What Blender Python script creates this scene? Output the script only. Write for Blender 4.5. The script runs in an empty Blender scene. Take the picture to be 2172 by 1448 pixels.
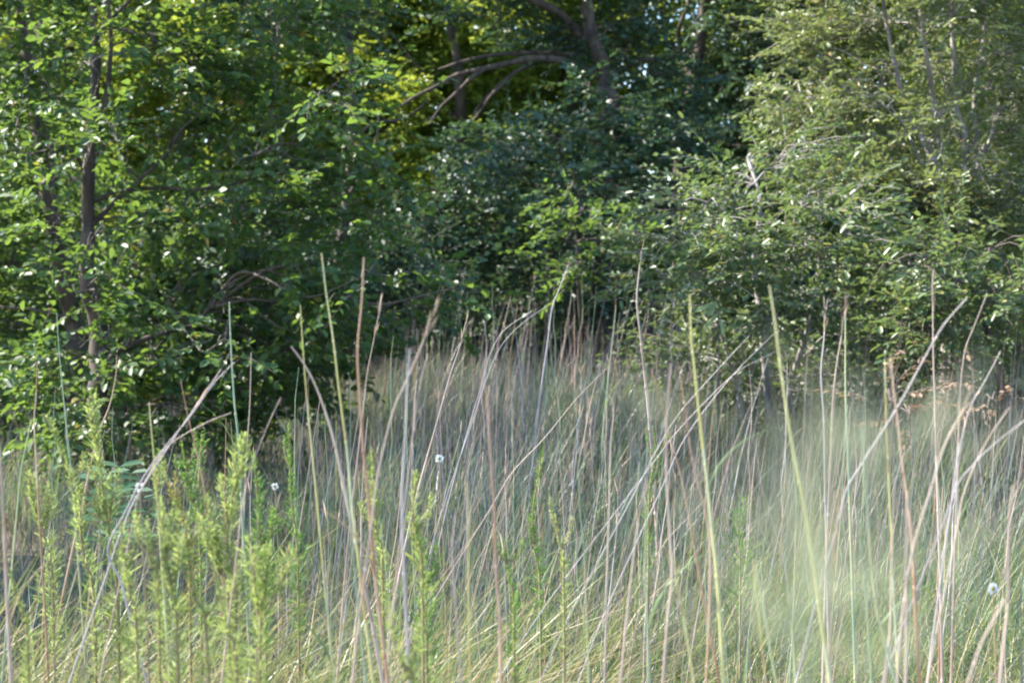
import bpy, math, random
import numpy as np
from mathutils import Vector

random.seed(7)
RNG = np.random.default_rng(11)
S = bpy.context.scene
COL = S.collection
R = math.radians

# ------------------------------------------------------------------ camera, sky, sun, exposure
CAM_H = 1.6
F_PX = 3444.0                       # focal length in pixels of the 2172 px wide photograph
PITCH = math.atan((724 - 600) / F_PX)
cam_d = bpy.data.cameras.new('camera')
cam = bpy.data.objects.new('camera', cam_d)
COL.objects.link(cam)
cam.location = (0, 0, CAM_H)
cam.rotation_euler = (R(90) - PITCH, 0, 0)
cam_d.sensor_width = 36.0
cam_d.lens = F_PX / 2172 * 36.0
cam_d.clip_start = 0.05
cam_d.clip_end = 2000
cam_d.dof.use_dof = True
cam_d.dof.focus_distance = 4.8
cam_d.dof.aperture_fstop = 5.6
S.camera = cam

SUN_EL = R(46)
SUN_AZ = R(-76)                     # from +Y (the view direction) towards -X: behind the trees, on the left
to_sun = Vector((math.sin(SUN_AZ) * math.cos(SUN_EL), math.cos(SUN_AZ) * math.cos(SUN_EL), math.sin(SUN_EL)))
world = bpy.data.worlds.new('World')
S.world = world
world.use_nodes = True
wn = world.node_tree
wn.nodes.clear()
sky = wn.nodes.new('ShaderNodeTexSky')
sky.sky_type = 'NISHITA'
sky.sun_disc = False
sky.sun_elevation = SUN_EL
sky.sun_rotation = SUN_AZ
sky.air_density = 1.0
sky.dust_density = 0.6
sky.ozone_density = 2.5
bg = wn.nodes.new('ShaderNodeBackground')
bg.inputs['Strength'].default_value = 0.15
wo = wn.nodes.new('ShaderNodeOutputWorld')
wn.links.new(sky.outputs[0], bg.inputs[0])
wn.links.new(bg.outputs[0], wo.inputs[0])
sun_d = bpy.data.lights.new('sun', 'SUN')
sun_d.energy = 5.0
sun_d.angle = R(0.5)
sun_d.color = (1.0, 0.93, 0.84)
sun = bpy.data.objects.new('sun', sun_d)
COL.objects.link(sun)
sun.rotation_euler = to_sun.to_track_quat('Z', 'Y').to_euler()
S.view_settings.view_transform = 'Standard'
S.view_settings.look = 'None'
S.view_settings.gamma = 1
S.view_settings.exposure = 1.92
S.render.engine = 'CYCLES'
S.cycles.max_bounces = 7
S.cycles.diffuse_bounces = 4
S.cycles.glossy_bounces = 2
S.cycles.transmission_bounces = 5
S.cycles.filter_width = 1.9
S.cycles.sample_clamp_indirect = 6.0


def at(px, py, Y):
    """The world point on the plane y = Y that the photograph shows at pixel (px, py)."""
    cx = (px - 1086) / F_PX
    cy = -(py - 724) / F_PX
    d = Vector((cx, math.cos(PITCH) + cy * math.sin(PITCH), -math.sin(PITCH) + cy * math.cos(PITCH)))
    k = Y / d.y
    return Vector((0, 0, CAM_H)) + d * k


def noise2(x, y):
    return (math.sin(x * 1.7 + 1.3) * math.cos(y * 1.3 - .4) + .5 * math.sin(x * 3.9 - y * 2.7) + .3 * math.cos(x * 7.1 + y * 5.3)) / 1.8


def ground_z(x, y):
    return 0.05 * math.sin(x * .6 + .5) * math.cos(y * .45) + 0.03 * math.sin(x * 1.9 + y * 1.3) + .046 * min(11, max(0, y - 5))


# ------------------------------------------------------------------ materials
def new_mat(name):
    m = bpy.data.materials.new(name)
    m.use_nodes = True
    nt = m.node_tree
    nt.nodes.clear()
    return m, nt, nt.nodes.new('ShaderNodeOutputMaterial')


def ramp_node(nt, stops, interp='LINEAR'):
    r = nt.nodes.new('ShaderNodeValToRGB')
    r.color_ramp.interpolation = interp
    e = r.color_ramp.elements
    while len(e) < len(stops):
        e.new(0.5)
    for i, (p, c) in enumerate(stops):
        e[i].position = p
        e[i].color = (*c, 1)
    return r


def leaf_mat(name, stops, trans, tfac=.4, rough=.32, spec=.5):
    """Two-sided leaf: each leaf (island) has its own green; light passes through it."""
    m, nt, out = new_mat(name)
    geo = nt.nodes.new('ShaderNodeNewGeometry')
    rp = ramp_node(nt, stops)
    nt.links.new(geo.outputs['Random Per Island'], rp.inputs[0])
    p = nt.nodes.new('ShaderNodeBsdfPrincipled')
    p.inputs['Roughness'].default_value = rough
    p.inputs['Specular IOR Level'].default_value = spec
    nt.links.new(rp.outputs[0], p.inputs['Base Color'])
    t = nt.nodes.new('ShaderNodeBsdfTranslucent')
    mx = nt.nodes.new('ShaderNodeMix')
    mx.data_type = 'RGBA'
    mx.blend_type = 'MULTIPLY'
    mx.inputs[0].default_value = 1.0
    g = nt.nodes.new('ShaderNodeMix')
    g.data_type = 'RGBA'
    g.inputs[0].default_value = .5
    g.inputs[7].default_value = (*trans, 1)
    nt.links.new(rp.outputs[0], g.inputs[6])
    nt.links.new(g.outputs[2], t.inputs[0])
    ms = nt.nodes.new('ShaderNodeMixShader')
    ms.inputs[0].default_value = tfac
    nt.links.new(p.outputs[0], ms.inputs[1])
    nt.links.new(t.outputs[0], ms.inputs[2])
    nt.links.new(ms.outputs[0], out.inputs[0])
    return m


def bark_mat(name, c1, c2, scale=14):
    m, nt, out = new_mat(name)
    tc = nt.nodes.new('ShaderNodeTexCoord')
    mp = nt.nodes.new('ShaderNodeMapping')
    mp.inputs['Scale'].default_value = (1, 1, .3)
    n = nt.nodes.new('ShaderNodeTexNoise')
    n.inputs['Scale'].default_value = scale
    n.inputs['Detail'].default_value = 6
    rp = ramp_node(nt, [(.35, c1), (.65, c2)])
    p = nt.nodes.new('ShaderNodeBsdfPrincipled')
    p.inputs['Roughness'].default_value = .85
    b = nt.nodes.new('ShaderNodeBump')
    b.inputs['Strength'].default_value = .6
    b.inputs['Distance'].default_value = .02
    nt.links.new(tc.outputs['Object'], mp.inputs[0])
    nt.links.new(mp.outputs[0], n.inputs[0])
    nt.links.new(n.outputs[0], rp.inputs[0])
    nt.links.new(rp.outputs[0], p.inputs['Base Color'])
    nt.links.new(n.outputs[0], b.inputs['Height'])
    nt.links.new(b.outputs[0], p.inputs['Normal'])
    nt.links.new(p.outputs[0], out.inputs[0])
    return m


def stalk_mat(name, stops, seg=.16, rough=.5):
    """Jointed stem: every internode (length along the stem over seg) takes its own colour."""
    m, nt, out = new_mat(name)
    a = nt.nodes.new('ShaderNodeAttribute')
    a.attribute_name = 'along'
    oi = nt.nodes.new('ShaderNodeObjectInfo')
    geo = nt.nodes.new('ShaderNodeNewGeometry')

    def mth(op, x, y):
        n = nt.nodes.new('ShaderNodeMath')
        n.operation = op
        for k, v in enumerate((x, y)):
            if hasattr(v, 'is_output'):
                nt.links.new(v, n.inputs[k])
            elif v is not None:
                n.inputs[k].default_value = v
        return n.outputs[0]
    base = mth('ADD', mth('MULTIPLY', oi.outputs['Random'], 37.0), mth('MULTIPLY', geo.outputs['Random Per Island'], 53.0))
    u = mth('ADD', mth('DIVIDE', a.outputs['Fac'], seg), base)
    fl = mth('FLOOR', u, None)
    wn_ = nt.nodes.new('ShaderNodeTexWhiteNoise')
    wn_.noise_dimensions = '1D'
    nt.links.new(fl, wn_.inputs['W'])
    ns = nt.nodes.new('ShaderNodeTexNoise')
    ns.noise_dimensions = '1D'
    ns.inputs['Scale'].default_value = 3.0
    nt.links.new(u, ns.inputs['W'])
    fr = mth('FRACT', u, None)
    v = mth('ADD', mth('MULTIPLY', wn_.outputs['Value'], .62), mth('ADD', mth('MULTIPLY', fr, .14), mth('MULTIPLY', ns.outputs[0], .28)))
    rp = ramp_node(nt, stops)
    nt.links.new(v, rp.inputs[0])
    p = nt.nodes.new('ShaderNodeBsdfPrincipled')
    p.inputs['Roughness'].default_value = rough
    nt.links.new(rp.outputs[0], p.inputs['Base Color'])
    nt.links.new(p.outputs[0], out.inputs[0])
    return m


M = {}
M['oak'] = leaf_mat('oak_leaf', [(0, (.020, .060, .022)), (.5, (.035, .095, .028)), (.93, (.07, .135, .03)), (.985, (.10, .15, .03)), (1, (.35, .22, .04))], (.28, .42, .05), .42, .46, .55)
M['shaded_oak'] = leaf_mat('shaded_oak_leaf', [(0, (.018, .052, .034)), (.6, (.030, .076, .042)), (.97, (.05, .105, .04)), (1, (.2, .15, .05))], (.16, .28, .06), .24, .46, .55)  # dark bluish greens: tree shade and sky tint put into the leaf colour
M['willow'] = leaf_mat('narrow_oak_leaf', [(0, (.065, .11, .036)), (.5, (.11, .155, .05)), (.9, (.165, .20, .065)), (.97, (.22, .20, .05)), (1, (.34, .20, .06))], (.34, .42, .10), .38, .42, .7)
M['bush'] = leaf_mat('bush_leaf', [(0, (.046, .088, .034)), (.5, (.082, .13, .046)), (.95, (.125, .165, .05)), (1, (.28, .2, .06))], (.28, .40, .09), .36, .42, .7)
M['bright'] = leaf_mat('sunlit_tint_leaf', [(0, (.08, .14, .03)), (.6, (.12, .19, .035)), (1, (.20, .22, .045))], (.50, .58, .06), .48, .35, .5)  # sunlight put into the leaf colour: lighter, yellower greens for far trees
M['bark_dark'] = bark_mat('grey_brown_bark', (.028, .021, .017), (.11, .082, .064))
M['bark_pale'] = bark_mat('pale_grey_bark', (.16, .145, .13), (.36, .33, .30))
M['twig'] = bark_mat('twig_bark', (.06, .048, .04), (.13, .105, .085), 30)
M['weed_leaf'] = leaf_mat('weed_leaf', [(0, (.13, .21, .065)), (.5, (.235, .325, .10)), (.9, (.35, .42, .16)), (1, (.44, .39, .15))], (.48, .58, .14), .45, .5, .3)
M['weed_dark'] = leaf_mat('weed_leaf_dark', [(0, (.05, .14, .035)), (.6, (.10, .22, .05)), (1, (.18, .27, .06))], (.28, .46, .07), .45, .5, .3)
M['weed_yellow'] = leaf_mat('weed_leaf_yellow', [(0, (.14, .20, .03)), (.5, (.28, .28, .05)), (.8, (.36, .27, .06)), (1, (.34, .18, .06))], (.5, .48, .08), .4, .5, .3)
M['weed_stem'] = bark_mat('weed_stem', (.20, .17, .08), (.30, .20, .12), 20)
M['teal_leaf'] = leaf_mat('broad_teal_leaf', [(0, (.028, .085, .040)), (1, (.05, .12, .06))], (.14, .28, .08), .3, .6, .25)
M['grass_green'] = leaf_mat('grass_green', [(0, (.036, .085, .032)), (.35, (.065, .13, .045)), (.7, (.115, .18, .055)), (.9, (.24, .26, .09)), (1, (.38, .32, .14))], (.30, .40, .10), .35, .42, .4)
M['grass_teal'] = leaf_mat('grass_blue_green', [(0, (.035, .08, .062)), (.5, (.065, .12, .09)), (.9, (.12, .18, .12)), (1, (.28, .27, .17))], (.20, .30, .17), .3, .42, .4)
M['grass_dry'] = leaf_mat('grass_dry', [(0, (.11, .085, .07)), (.4, (.20, .155, .125)), (.8, (.32, .25, .19)), (1, (.48, .38, .28))], (.5, .4, .22), .3, .45, .4)
M['grass_broad'] = leaf_mat('grass_broad', [(0, (.07, .12, .04)), (.4, (.13, .18, .055)), (.7, (.24, .23, .085)), (.88, (.34, .25, .13)), (1, (.24, .14, .09))], (.32, .34, .10), .42, .4, .4)
M['stem_grey'] = leaf_mat('stem_grey', [(0, (.125, .11, .135)), (.5, (.22, .19, .215)), (.85, (.34, .285, .28)), (1, (.30, .18, .14))], (.32, .29, .28), .15, .5, .4)
M['thatch'] = leaf_mat('thatch', [(0, (.03, .024, .02)), (.5, (.08, .06, .045)), (1, (.19, .145, .105))], (.3, .22, .12), .2, .6, .2)
M['stalk_dry'] = stalk_mat('stalk_dry', [(.1, (.24, .175, .15)), (.4, (.42, .325, .275)), (.65, (.54, .43, .35)), (.9, (.34, .215, .16))], .19)
M['stalk_grey'] = stalk_mat('stalk_grey', [(.1, (.24, .21, .22)), (.5, (.40, .355, .36)), (.9, (.52, .45, .42))], .25)
M['stalk_red'] = stalk_mat('stalk_red', [(.1, (.24, .11, .075)), (.45, (.40, .24, .15)), (.7, (.48, .34, .24)), (.95, (.30, .15, .10))], .2)
M['stalk_green'] = stalk_mat('stalk_green', [(.1, (.16, .24, .17)), (.4, (.26, .34, .22)), (.65, (.38, .40, .20)), (.9, (.34, .27, .19))], .17)
M['stalk_yellow'] = stalk_mat('stalk_yellow', [(.1, (.34, .17, .10)), (.28, (.44, .42, .14)), (.6, (.52, .50, .24)), (.8, (.38, .42, .27)), (.95, (.36, .22, .14))], .15)
M['seed'] = leaf_mat('seed_head', [(0, (.30, .22, .17)), (.6, (.46, .36, .28)), (1, (.58, .48, .38))], (.5, .4, .3), .35, .6, .2)
M['petal'] = leaf_mat('petal', [(0, (.72, .72, .70)), (1, (.8, .8, .78))], (.8, .8, .75), .3, .5, .3)
M['rust'] = leaf_mat('rusty_leaf', [(0, (.15, .095, .065)), (.6, (.24, .155, .10)), (1, (.32, .23, .16))], (.5, .3, .15), .3, .5, .3)
M['plume'] = leaf_mat('near_plume', [(0, (.28, .32, .20)), (1, (.44, .46, .32))], (.45, .48, .3), .4, .9, .05)
M['pale_leaf'] = leaf_mat('pale_leaf', [(0, (.18, .27, .12)), (1, (.30, .38, .18))], (.4, .5, .2), .35, .5, .3)

gm, nt, out = new_mat('soil_and_litter')
tc = nt.nodes.new('ShaderNodeTexCoord')
n1 = nt.nodes.new('ShaderNodeTexNoise')
n1.inputs['Scale'].default_value = 9
n1.inputs['Detail'].default_value = 8
rp = ramp_node(nt, [(.3, (.045, .035, .024)), (.55, (.11, .085, .055)), (.75, (.07, .08, .035))])
p = nt.nodes.new('ShaderNodeBsdfPrincipled')
p.inputs['Roughness'].default_value = .95
nt.links.new(tc.outputs['Object'], n1.inputs[0])
nt.links.new(n1.outputs[0], rp.inputs[0])
nt.links.new(rp.outputs[0], p.inputs['Base Color'])
nt.links.new(p.outputs[0], out.inputs[0])
M['ground'] = gm


# ------------------------------------------------------------------ mesh helpers
class MB:
    """Collects quads (with a material slot and a length-along value) and links them as ONE mesh object."""

    def __init__(self):
        self.v, self.f, self.m, self.a = [], [], [], []
        self.n = 0

    def add(self, v, f, mat=0, along=None):
        v = np.asarray(v, dtype=np.float32).reshape(-1, 3)
        f = np.asarray(f, dtype=np.int32).reshape(-1, 4)
        self.v.append(v)
        self.f.append(f + self.n)
        self.m.append(np.full(len(f), mat, dtype=np.int32))
        self.a.append(np.zeros(len(v), dtype=np.float32) if along is None else np.asarray(along, dtype=np.float32))
        self.n += len(v)

    def tube(self, pts, rad, sides=5, mat=0):
        pts = np.asarray([tuple(q) for q in pts], dtype=np.float64)
        k = len(pts)
        rad = np.broadcast_to(np.asarray(rad, dtype=np.float64), (k,))
        t = np.gradient(pts, axis=0)
        t /= np.linalg.norm(t, axis=1, keepdims=True) + 1e-9
        ref = np.array([1.0, 0, 0]) if abs(t[0][0]) < .8 else np.array([0, 1.0, 0])
        u = np.cross(t, ref)
        u /= np.linalg.norm(u, axis=1, keepdims=True) + 1e-9
        w = np.cross(t, u)
        ang = np.linspace(0, 2 * math.pi, sides, endpoint=False)
        ring = (np.cos(ang)[None, :, None] * u[:, None, :] + np.sin(ang)[None, :, None] * w[:, None, :]) * rad[:, None, None] + pts[:, None, :]
        ln = np.concatenate([[0], np.cumsum(np.linalg.norm(np.diff(pts, axis=0), axis=1))])
        i = np.arange(k - 1)[:, None] * sides
        j = np.arange(sides)[None, :]
        jn = (j + 1) % sides
        f = np.stack([i + j, i + jn, i + sides + jn, i + sides + j], axis=-1)
        self.add(ring, f, mat, np.repeat(ln, sides))

    def leaves(self, P, D, N, L, W, mat=0, droop=.12, fold=.18, wide=(.30, .72)):
        """n leaves at once: six points and two faces folded along the midrib."""
        n = len(P)
        D = D / (np.linalg.norm(D, axis=1, keepdims=True) + 1e-9)
        Sd = np.cross(D, N)
        Sd /= np.linalg.norm(Sd, axis=1, keepdims=True) + 1e-9
        N = np.cross(Sd, D)
        L = np.broadcast_to(L, (n,))[:, None]
        W = np.broadcast_to(W, (n,))[:, None] * .5
        a, b = wide
        up = N * (W * fold * 2)
        B = P
        T = P + D * L - N * L * droop
        R1 = P + D * L * a + Sd * W * .85 + up
        L1 = P + D * L * a - Sd * W * .85 + up
        R2 = P + D * L * b + Sd * W - N * L * droop * .45 + up
        L2 = P + D * L * b - Sd * W - N * L * droop * .45 + up
        v = np.stack([B, R1, R2, T, L2, L1], axis=1).reshape(-1, 3)
        o = np.arange(n)[:, None] * 6
        f = np.concatenate([o + np.array([0, 1, 2, 3]), o + np.array([0, 3, 4, 5])], axis=1).reshape(-1, 4)
        self.add(v, f, mat)

    def blades(self, P, az, H, lean, W, mat=0, seg=4, twist=None):
        """n grass blades: strips that rise from P and arch over towards az; lean is the tip's reach over H."""
        n = len(P)
        t = np.linspace(0, 1, seg + 1)
        dirv = np.stack([np.cos(az), np.sin(az), np.zeros(n)], axis=1)
        sa = az + (math.pi / 2 if twist is None else twist)
        side = np.stack([np.cos(sa), np.sin(sa), np.zeros(n)], axis=1)
        reach = (t[None, :] ** 1.9) * (lean * H)[:, None]
        hz = H[:, None] * (t[None, :] - .30 * lean[:, None] * t[None, :] ** 3)
        c = P[:, None, :] + dirv[:, None, :] * reach[:, :, None]
        c[:, :, 2] += hz
        prof = np.array([.8, 1.0, .95, .7, .08]) if seg == 4 else np.interp(t, [0, .3, .7, 1], [.8, 1, .8, .08])
        w = side[:, None, :] * (W[:, None] * .5 * prof[None, :])[:, :, None]
        v = np.stack([c - w, c + w], axis=2).reshape(-1, 3)
        o = np.arange(n)[:, None, None] * (2 * (seg + 1))
        s = np.arange(seg)[None, :, None] * 2
        f = (o + s + np.array([0, 1, 3, 2])[None, None, :]).reshape(-1, 4)
        self.add(v, f, mat)

    def build(self, name, mats, parent=None, origin=None, smooth=False):
        if not isinstance(mats, (list, tuple)):
            mats = [mats]
        me = bpy.data.meshes.new(name)
        v = np.concatenate(self.v).astype(np.float32)
        if origin is not None:
            v = v - np.asarray(tuple(origin), dtype=np.float32)
        f = np.concatenate(self.f)
        me.vertices.add(len(v))
        me.vertices.foreach_set('co', v.ravel())
        me.loops.add(len(f) * 4)
        me.loops.foreach_set('vertex_index', f.ravel().astype(np.int32))
        me.polygons.add(len(f))
        me.polygons.foreach_set('loop_start', np.arange(len(f), dtype=np.int32) * 4)
        me.polygons.foreach_set('material_index', np.concatenate(self.m))
        if smooth:
            me.polygons.foreach_set('use_smooth', np.ones(len(f), dtype=bool))
        at_ = me.attributes.new('along', 'FLOAT', 'POINT')
        at_.data.foreach_set('value', np.concatenate(self.a))
        for m in mats:
            me.materials.append(m)
        me.update(calc_edges=True)
        o = bpy.data.objects.new(name, me)
        COL.objects.link(o)
        if parent is not None:
            o.parent = parent
        elif origin is not None:
            o.location = origin
        return o


def tag(o, label, cat=None, group=None):
    o['label'] = label
    if cat:
        o['category'] = cat
    if group:
        o['group'] = group
    return o


def empty(name, loc, label, cat, group=None):
    o = bpy.data.objects.new(name, None)
    o.empty_display_size = .2
    COL.objects.link(o)
    o.location = loc
    return tag(o, label, cat, group)


def smooth_path(pts, n=6):
    """Catmull-Rom through the points."""
    p = [Vector(q) for q in pts]
    p = [p[0] * 2 - p[1]] + p + [p[-1] * 2 - p[-2]]
    o = []
    for i in range(1, len(p) - 2):
        for k in range(n):
            t = k / n
            a, b, c, d = p[i - 1], p[i], p[i + 1], p[i + 2]
            o.append(.5 * ((2 * b) + (c - a) * t + (2 * a - 5 * b + 4 * c - d) * t * t + (3 * b - a - 3 * c + d) * t ** 3))
    o.append(p[-2])
    return o


# ------------------------------------------------------------------ the setting: ground
gv, gf = [], []
xs = np.concatenate([np.linspace(-400, -12, 14), np.linspace(-11, 11, 90), np.linspace(12, 400, 14)])
ys = np.concatenate([np.linspace(-300, -3, 12), np.linspace(-2, 34.5, 147), np.linspace(36, 600, 16)])
for y in ys:
    for x in xs:
        gv.append((x, y, ground_z(x, y) if abs(x) < 12 and -3 < y < 35 else .046 * min(11, max(0, y - 5))))
nx = len(xs)
for j in range(len(ys) - 1):
    for i in range(nx - 1):
        gf.append((j * nx + i, j * nx + i + 1, (j + 1) * nx + i + 1, (j + 1) * nx + i))
g = MB()
g.add(gv, gf)
go = g.build('ground', M['ground'], smooth=True)
go['kind'] = 'structure'
go['label'] = 'brown soil and plant litter of the meadow'


# ------------------------------------------------------------------ trees
def rand_unit(n):
    v = RNG.normal(size=(n, 3))
    return v / np.linalg.norm(v, axis=1, keepdims=True)


COVER = 2.6                         # leaves lie flat, so the eye sees about a third of their area


def tree(label, Y, trunks, blobs, leaf, size, group=None, name='tree', limbs=(), cover=2.0, bark='bark_dark', depth=1.0, cat='tree', outz=-.12, twigs=True):
    """trunks / limbs: lists of ([(px, py) ...] from the base up, base width px, tip width px);
    blobs: (px, py, rx, ry[, dY[, cover factor]]) clumps of sprays that make up the crown."""
    px0, py0 = trunks[0][0][0]
    b0 = at(px0, py0, Y)
    base = Vector((b0.x, Y, ground_z(b0.x, Y)))
    root = empty(name, base, label, cat, group)
    m_px = Y / F_PX
    spine = []
    for k, (pts, w0, w1) in enumerate(trunks):
        w = [at(x, y, Y) for x, y in pts]
        jit = [Vector((0, random.uniform(-.12, .12) * (1 if i else 0) * depth, 0)) for i in range(len(w))]
        w = [a + b for a, b in zip(w, jit)]
        if k == 0 or len(trunks) > 1:
            w[0].z = min(w[0].z, ground_z(w[0].x, Y) - .1)
        path = smooth_path(w, 6)
        n = len(path)
        rad = np.interp(np.linspace(0, 1, n), [0, .12, 1], [w0 * .75, w0 * .52, w1 * .5]) * m_px
        mb = MB()
        mb.tube(path, rad * (1 + .08 * RNG.normal(size=n)), 9)
        mb.build('trunk' if len(trunks) == 1 else 'stem', M[bark], root, base, True)
        spine += path
    for pts, w0, w1 in limbs:
        w = [at(x, y, Y) for x, y in pts]
        w = [q + Vector((0, random.uniform(-.1, .1) * (1 if i else 0), 0)) for i, q in enumerate(w)]
        path = smooth_path(w, 5)
        mb = MB()
        mb.tube(path, np.linspace(w0, w1, len(path)) * .5 * m_px * (1 + .06 * RNG.normal(size=len(path))), 7)
        mb.build('limb', M[bark], root, base, True)
        spine += path
    sp = np.array([tuple(q) for q in spine])
    crown = MB()
    br = MB()
    Ln, Wn = size
    la = Ln * Wn * .62
    P_, D_, N_, L_ = [], [], [], []
    for bl in blobs:
        bx, by, rx, ry = bl[:4]
        dY = bl[4] if len(bl) > 4 else random.uniform(-.6, .6) * depth
        cf = bl[5] if len(bl) > 5 else 1.0
        c = at(bx, by, Y + dY)
        a, bz = rx * (Y + dY) / F_PX, ry * (Y + dY) / F_PX
        by_ = max(.35, .8 * max(a, bz)) * depth
        nl = COVER * cover * cf * math.pi * a * bz / la
        per = 14
        nsp = max(4, int(nl / per))
        # limb from the nearest piece of trunk or limb to the clump
        q = np.array(tuple(c))
        dd = np.linalg.norm((sp - q) * np.array([1, 1, .75]), axis=1) + np.maximum(0, sp[:, 2] - c.z) * .8
        s0 = Vector(sp[int(np.argmin(dd))])
        L0 = (c - s0).length
        if twigs:
            rnd = lambda k: Vector((random.uniform(-k, k), random.uniform(-k, k), random.uniform(-k, k)))
            pth = smooth_path([s0, s0.lerp(c, .22) + (rnd(.07) + Vector((0, 0, .05))) * L0, s0.lerp(c, .45) + (rnd(.08) + Vector((0, 0, .05))) * L0, s0.lerp(c, .72) + rnd(.08) * L0, c], 4)
            br.tube(pth, np.linspace(.005 + .006 * L0, .0035, len(pth)) * (1 + .12 * RNG.normal(size=len(pth))), 5)
        ncl = max(3, int(nsp / 7))
        cc = rand_unit(ncl) * (RNG.random((ncl, 1)) ** .45) * np.array([a, by_, bz]) + q
        for e in cc:
            if twigs:
                e_ = Vector(e)
                br.tube(smooth_path([c, c.lerp(e_, .55) + Vector((0, 0, .04)), e_], 2), np.linspace(.006, .003, 5), 4)
        idx = RNG.integers(0, ncl, nsp)
        o = cc[idx] + RNG.normal(size=(nsp, 3)) * .05
        outv = (o - np.array([tuple(base)]))
        outv[:, 2] = 0
        outv /= np.linalg.norm(outv, axis=1, keepdims=True) + 1e-6
        loc = (o - q) / np.array([a, by_, bz])
        d = outv * .5 + loc * .6 + rand_unit(nsp) * .75
        d[:, 2] = d[:, 2] * .6 + outz
        d /= np.linalg.norm(d, axis=1, keepdims=True)
        tl = RNG.uniform(.22, .5, nsp) * min(1.6, max(.6, Ln / .06))
        if twigs:
            for i in range(nsp):
                e = o[i] + d[i] * tl[i]
                br.tube([o[i], (o[i] + e) / 2 + (0, 0, .015), e - np.array([0, 0, .02])], (.0035, .0022, .0012), 3)
        t = np.tile(np.linspace(.12, 1.0, per), (nsp, 1)) + RNG.normal(size=(nsp, per)) * .03
        Pp = o[:, None, :] + d[:, None, :] * (t * tl[:, None])[:, :, None]
        up = np.array([0, 0, 1.0]) + rand_unit(nsp) * .45
        sd = np.cross(d, up)
        sd /= np.linalg.norm(sd, axis=1, keepdims=True) + 1e-6
        sgn = np.tile(np.where(np.arange(per) % 2 == 0, 1.0, -1.0), (nsp, 1))
        Dd = d[:, None, :] * .65 + sd[:, None, :] * sgn[:, :, None] * .75 + RNG.normal(size=(nsp, per, 3)) * .28
        Nn = up[:, None, :] + RNG.normal(size=(nsp, per, 3)) * .42
        P_.append(Pp.reshape(-1, 3))
        D_.append(Dd.reshape(-1, 3))
        N_.append(Nn.reshape(-1, 3))
        L_.append(RNG.uniform(.65, 1.2, nsp * per))
    P_ = np.concatenate(P_)
    L_ = np.concatenate(L_)
    crown.leaves(P_, np.concatenate(D_), np.concatenate(N_), L_ * Ln, L_ * Wn * RNG.uniform(.8, 1.15, len(L_)))
    crown.build('crown', M[leaf], root, base)
    if twigs and br.v:
        br.build('branches', M['twig' if bark == 'bark_dark' else bark], root, base)
    return root


def scatter_blobs(x0, x1, y0, y1, n, r0, r1, flat=.8, dY=.8):
    return [(random.uniform(x0, x1), random.uniform(y0, y1), r := random.uniform(r0, r1), r * flat, random.uniform(-dY, dY)) for _ in range(n)]


OAK = (.064, .039)
# the near oak on the left, its trunk clear to the eye
tree('tall oak with a slim straight grey trunk and spreading leafy sprays, left of the clearing', 10.0,
     [([(205, 1160), (212, 900), (205, 700), (195, 600), (186, 480), (190, 390), (205, 250), (204, 110), (200, -60), (212, -220), (218, -400)], 40, 8)],
     [(60, 140, 130, 100), (330, 90, 130, 90), (470, 170, 120, 90), (590, 90, 120, 80), (690, 200, 110, 70), (390, 290, 130, 80), (540, 330, 130, 70), (660, 330, 90, 50),
      (800, 352, 90, 22, -.3, 1.3), (480, 440, 150, 60), (640, 450, 120, 45), (800, 455, 60, 18, -.2, 1.2), (330, 470, 90, 80), (470, 560, 150, 70), (650, 560, 120, 60), (790, 500, 70, 22, -.2, 1.2),
      (360, 640, 130, 70), (560, 660, 130, 70), (690, 600, 90, 40), (960, 612, 85, 24, -.9, 1.3), (820, 650, 80, 40), (480, 715, 70, 40, -1.0, 1.2), (640, 740, 110, 50), (320, 780, 120, 80), (480, 820, 120, 60), (700, 690, 80, 40), (300, 860, 130, 60), (420, 900, 120, 50), (180, 860, 100, 60), (560, 870, 100, 50), (640, 800, 90, 40), (60, 330, 110, 80),
      (780, 580, 30, 20, -1.0, 1.2), (250, 300, 70, 50, -.8), (185, 610, 70, 44, -1.0), (230, 720, 80, 44, -1.0), (130, 760, 90, 50, -.9), (180, 850, 100, 50, -1.0), (130, 480, 60, 40, -.8), (190, 330, 56, 34, -.8), (200, 500, 40, 30, -.8), (190, 140, 46, 30, -.8), (100, -120, 220, 100), (430, -130, 240, 100), (700, -100, 180, 80), (250, -300, 240, 100)],
     'oak', OAK, limbs=[([(192, 430), (250, 408), (330, 398), (420, 403), (500, 392), (570, 368)], 9, 4),
                        ([(196, 478), (245, 425), (300, 380), (345, 325), (372, 290)], 12, 6),
                        ([(206, 70), (240, 42), (282, 4), (340, -70), (420, -160)], 9, 5),
                        ([(205, 330), (226, 235), (231, 150), (233, 60), (228, -40), (250, -160)], 12, 8),
                        ([(206, 800), (255, 745), (320, 715), (400, 690), (450, 650)], 17, 7),
                        ([(190, 400), (160, 330), (100, 290), (40, 270)], 8, 4)], cover=1.5)
tree('oak with a thick rough trunk leaning left, beside the slim straight oak', 11.3,
     [([(165, 1110), (158, 800), (148, 690), (138, 620), (108, 440), (88, 330), (55, 130), (40, 40), (20, -120), (0, -260)], 42, 10)],
     [(20, 60, 100, 60), (130, 220, 110, 70), (20, 420, 110, 90), (150, 520, 90, 70), (30, 560, 110, 80), (40, 690, 120, 80), (60, 800, 120, 70), (170, 770, 100, 70), (60, 900, 130, 80), (200, 900, 120, 70),
      (-150, 300, 160, 140), (-150, 600, 160, 140), (-150, 850, 150, 100), (-60, -150, 200, 90)],
     'oak', OAK, cover=1.5)
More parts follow.
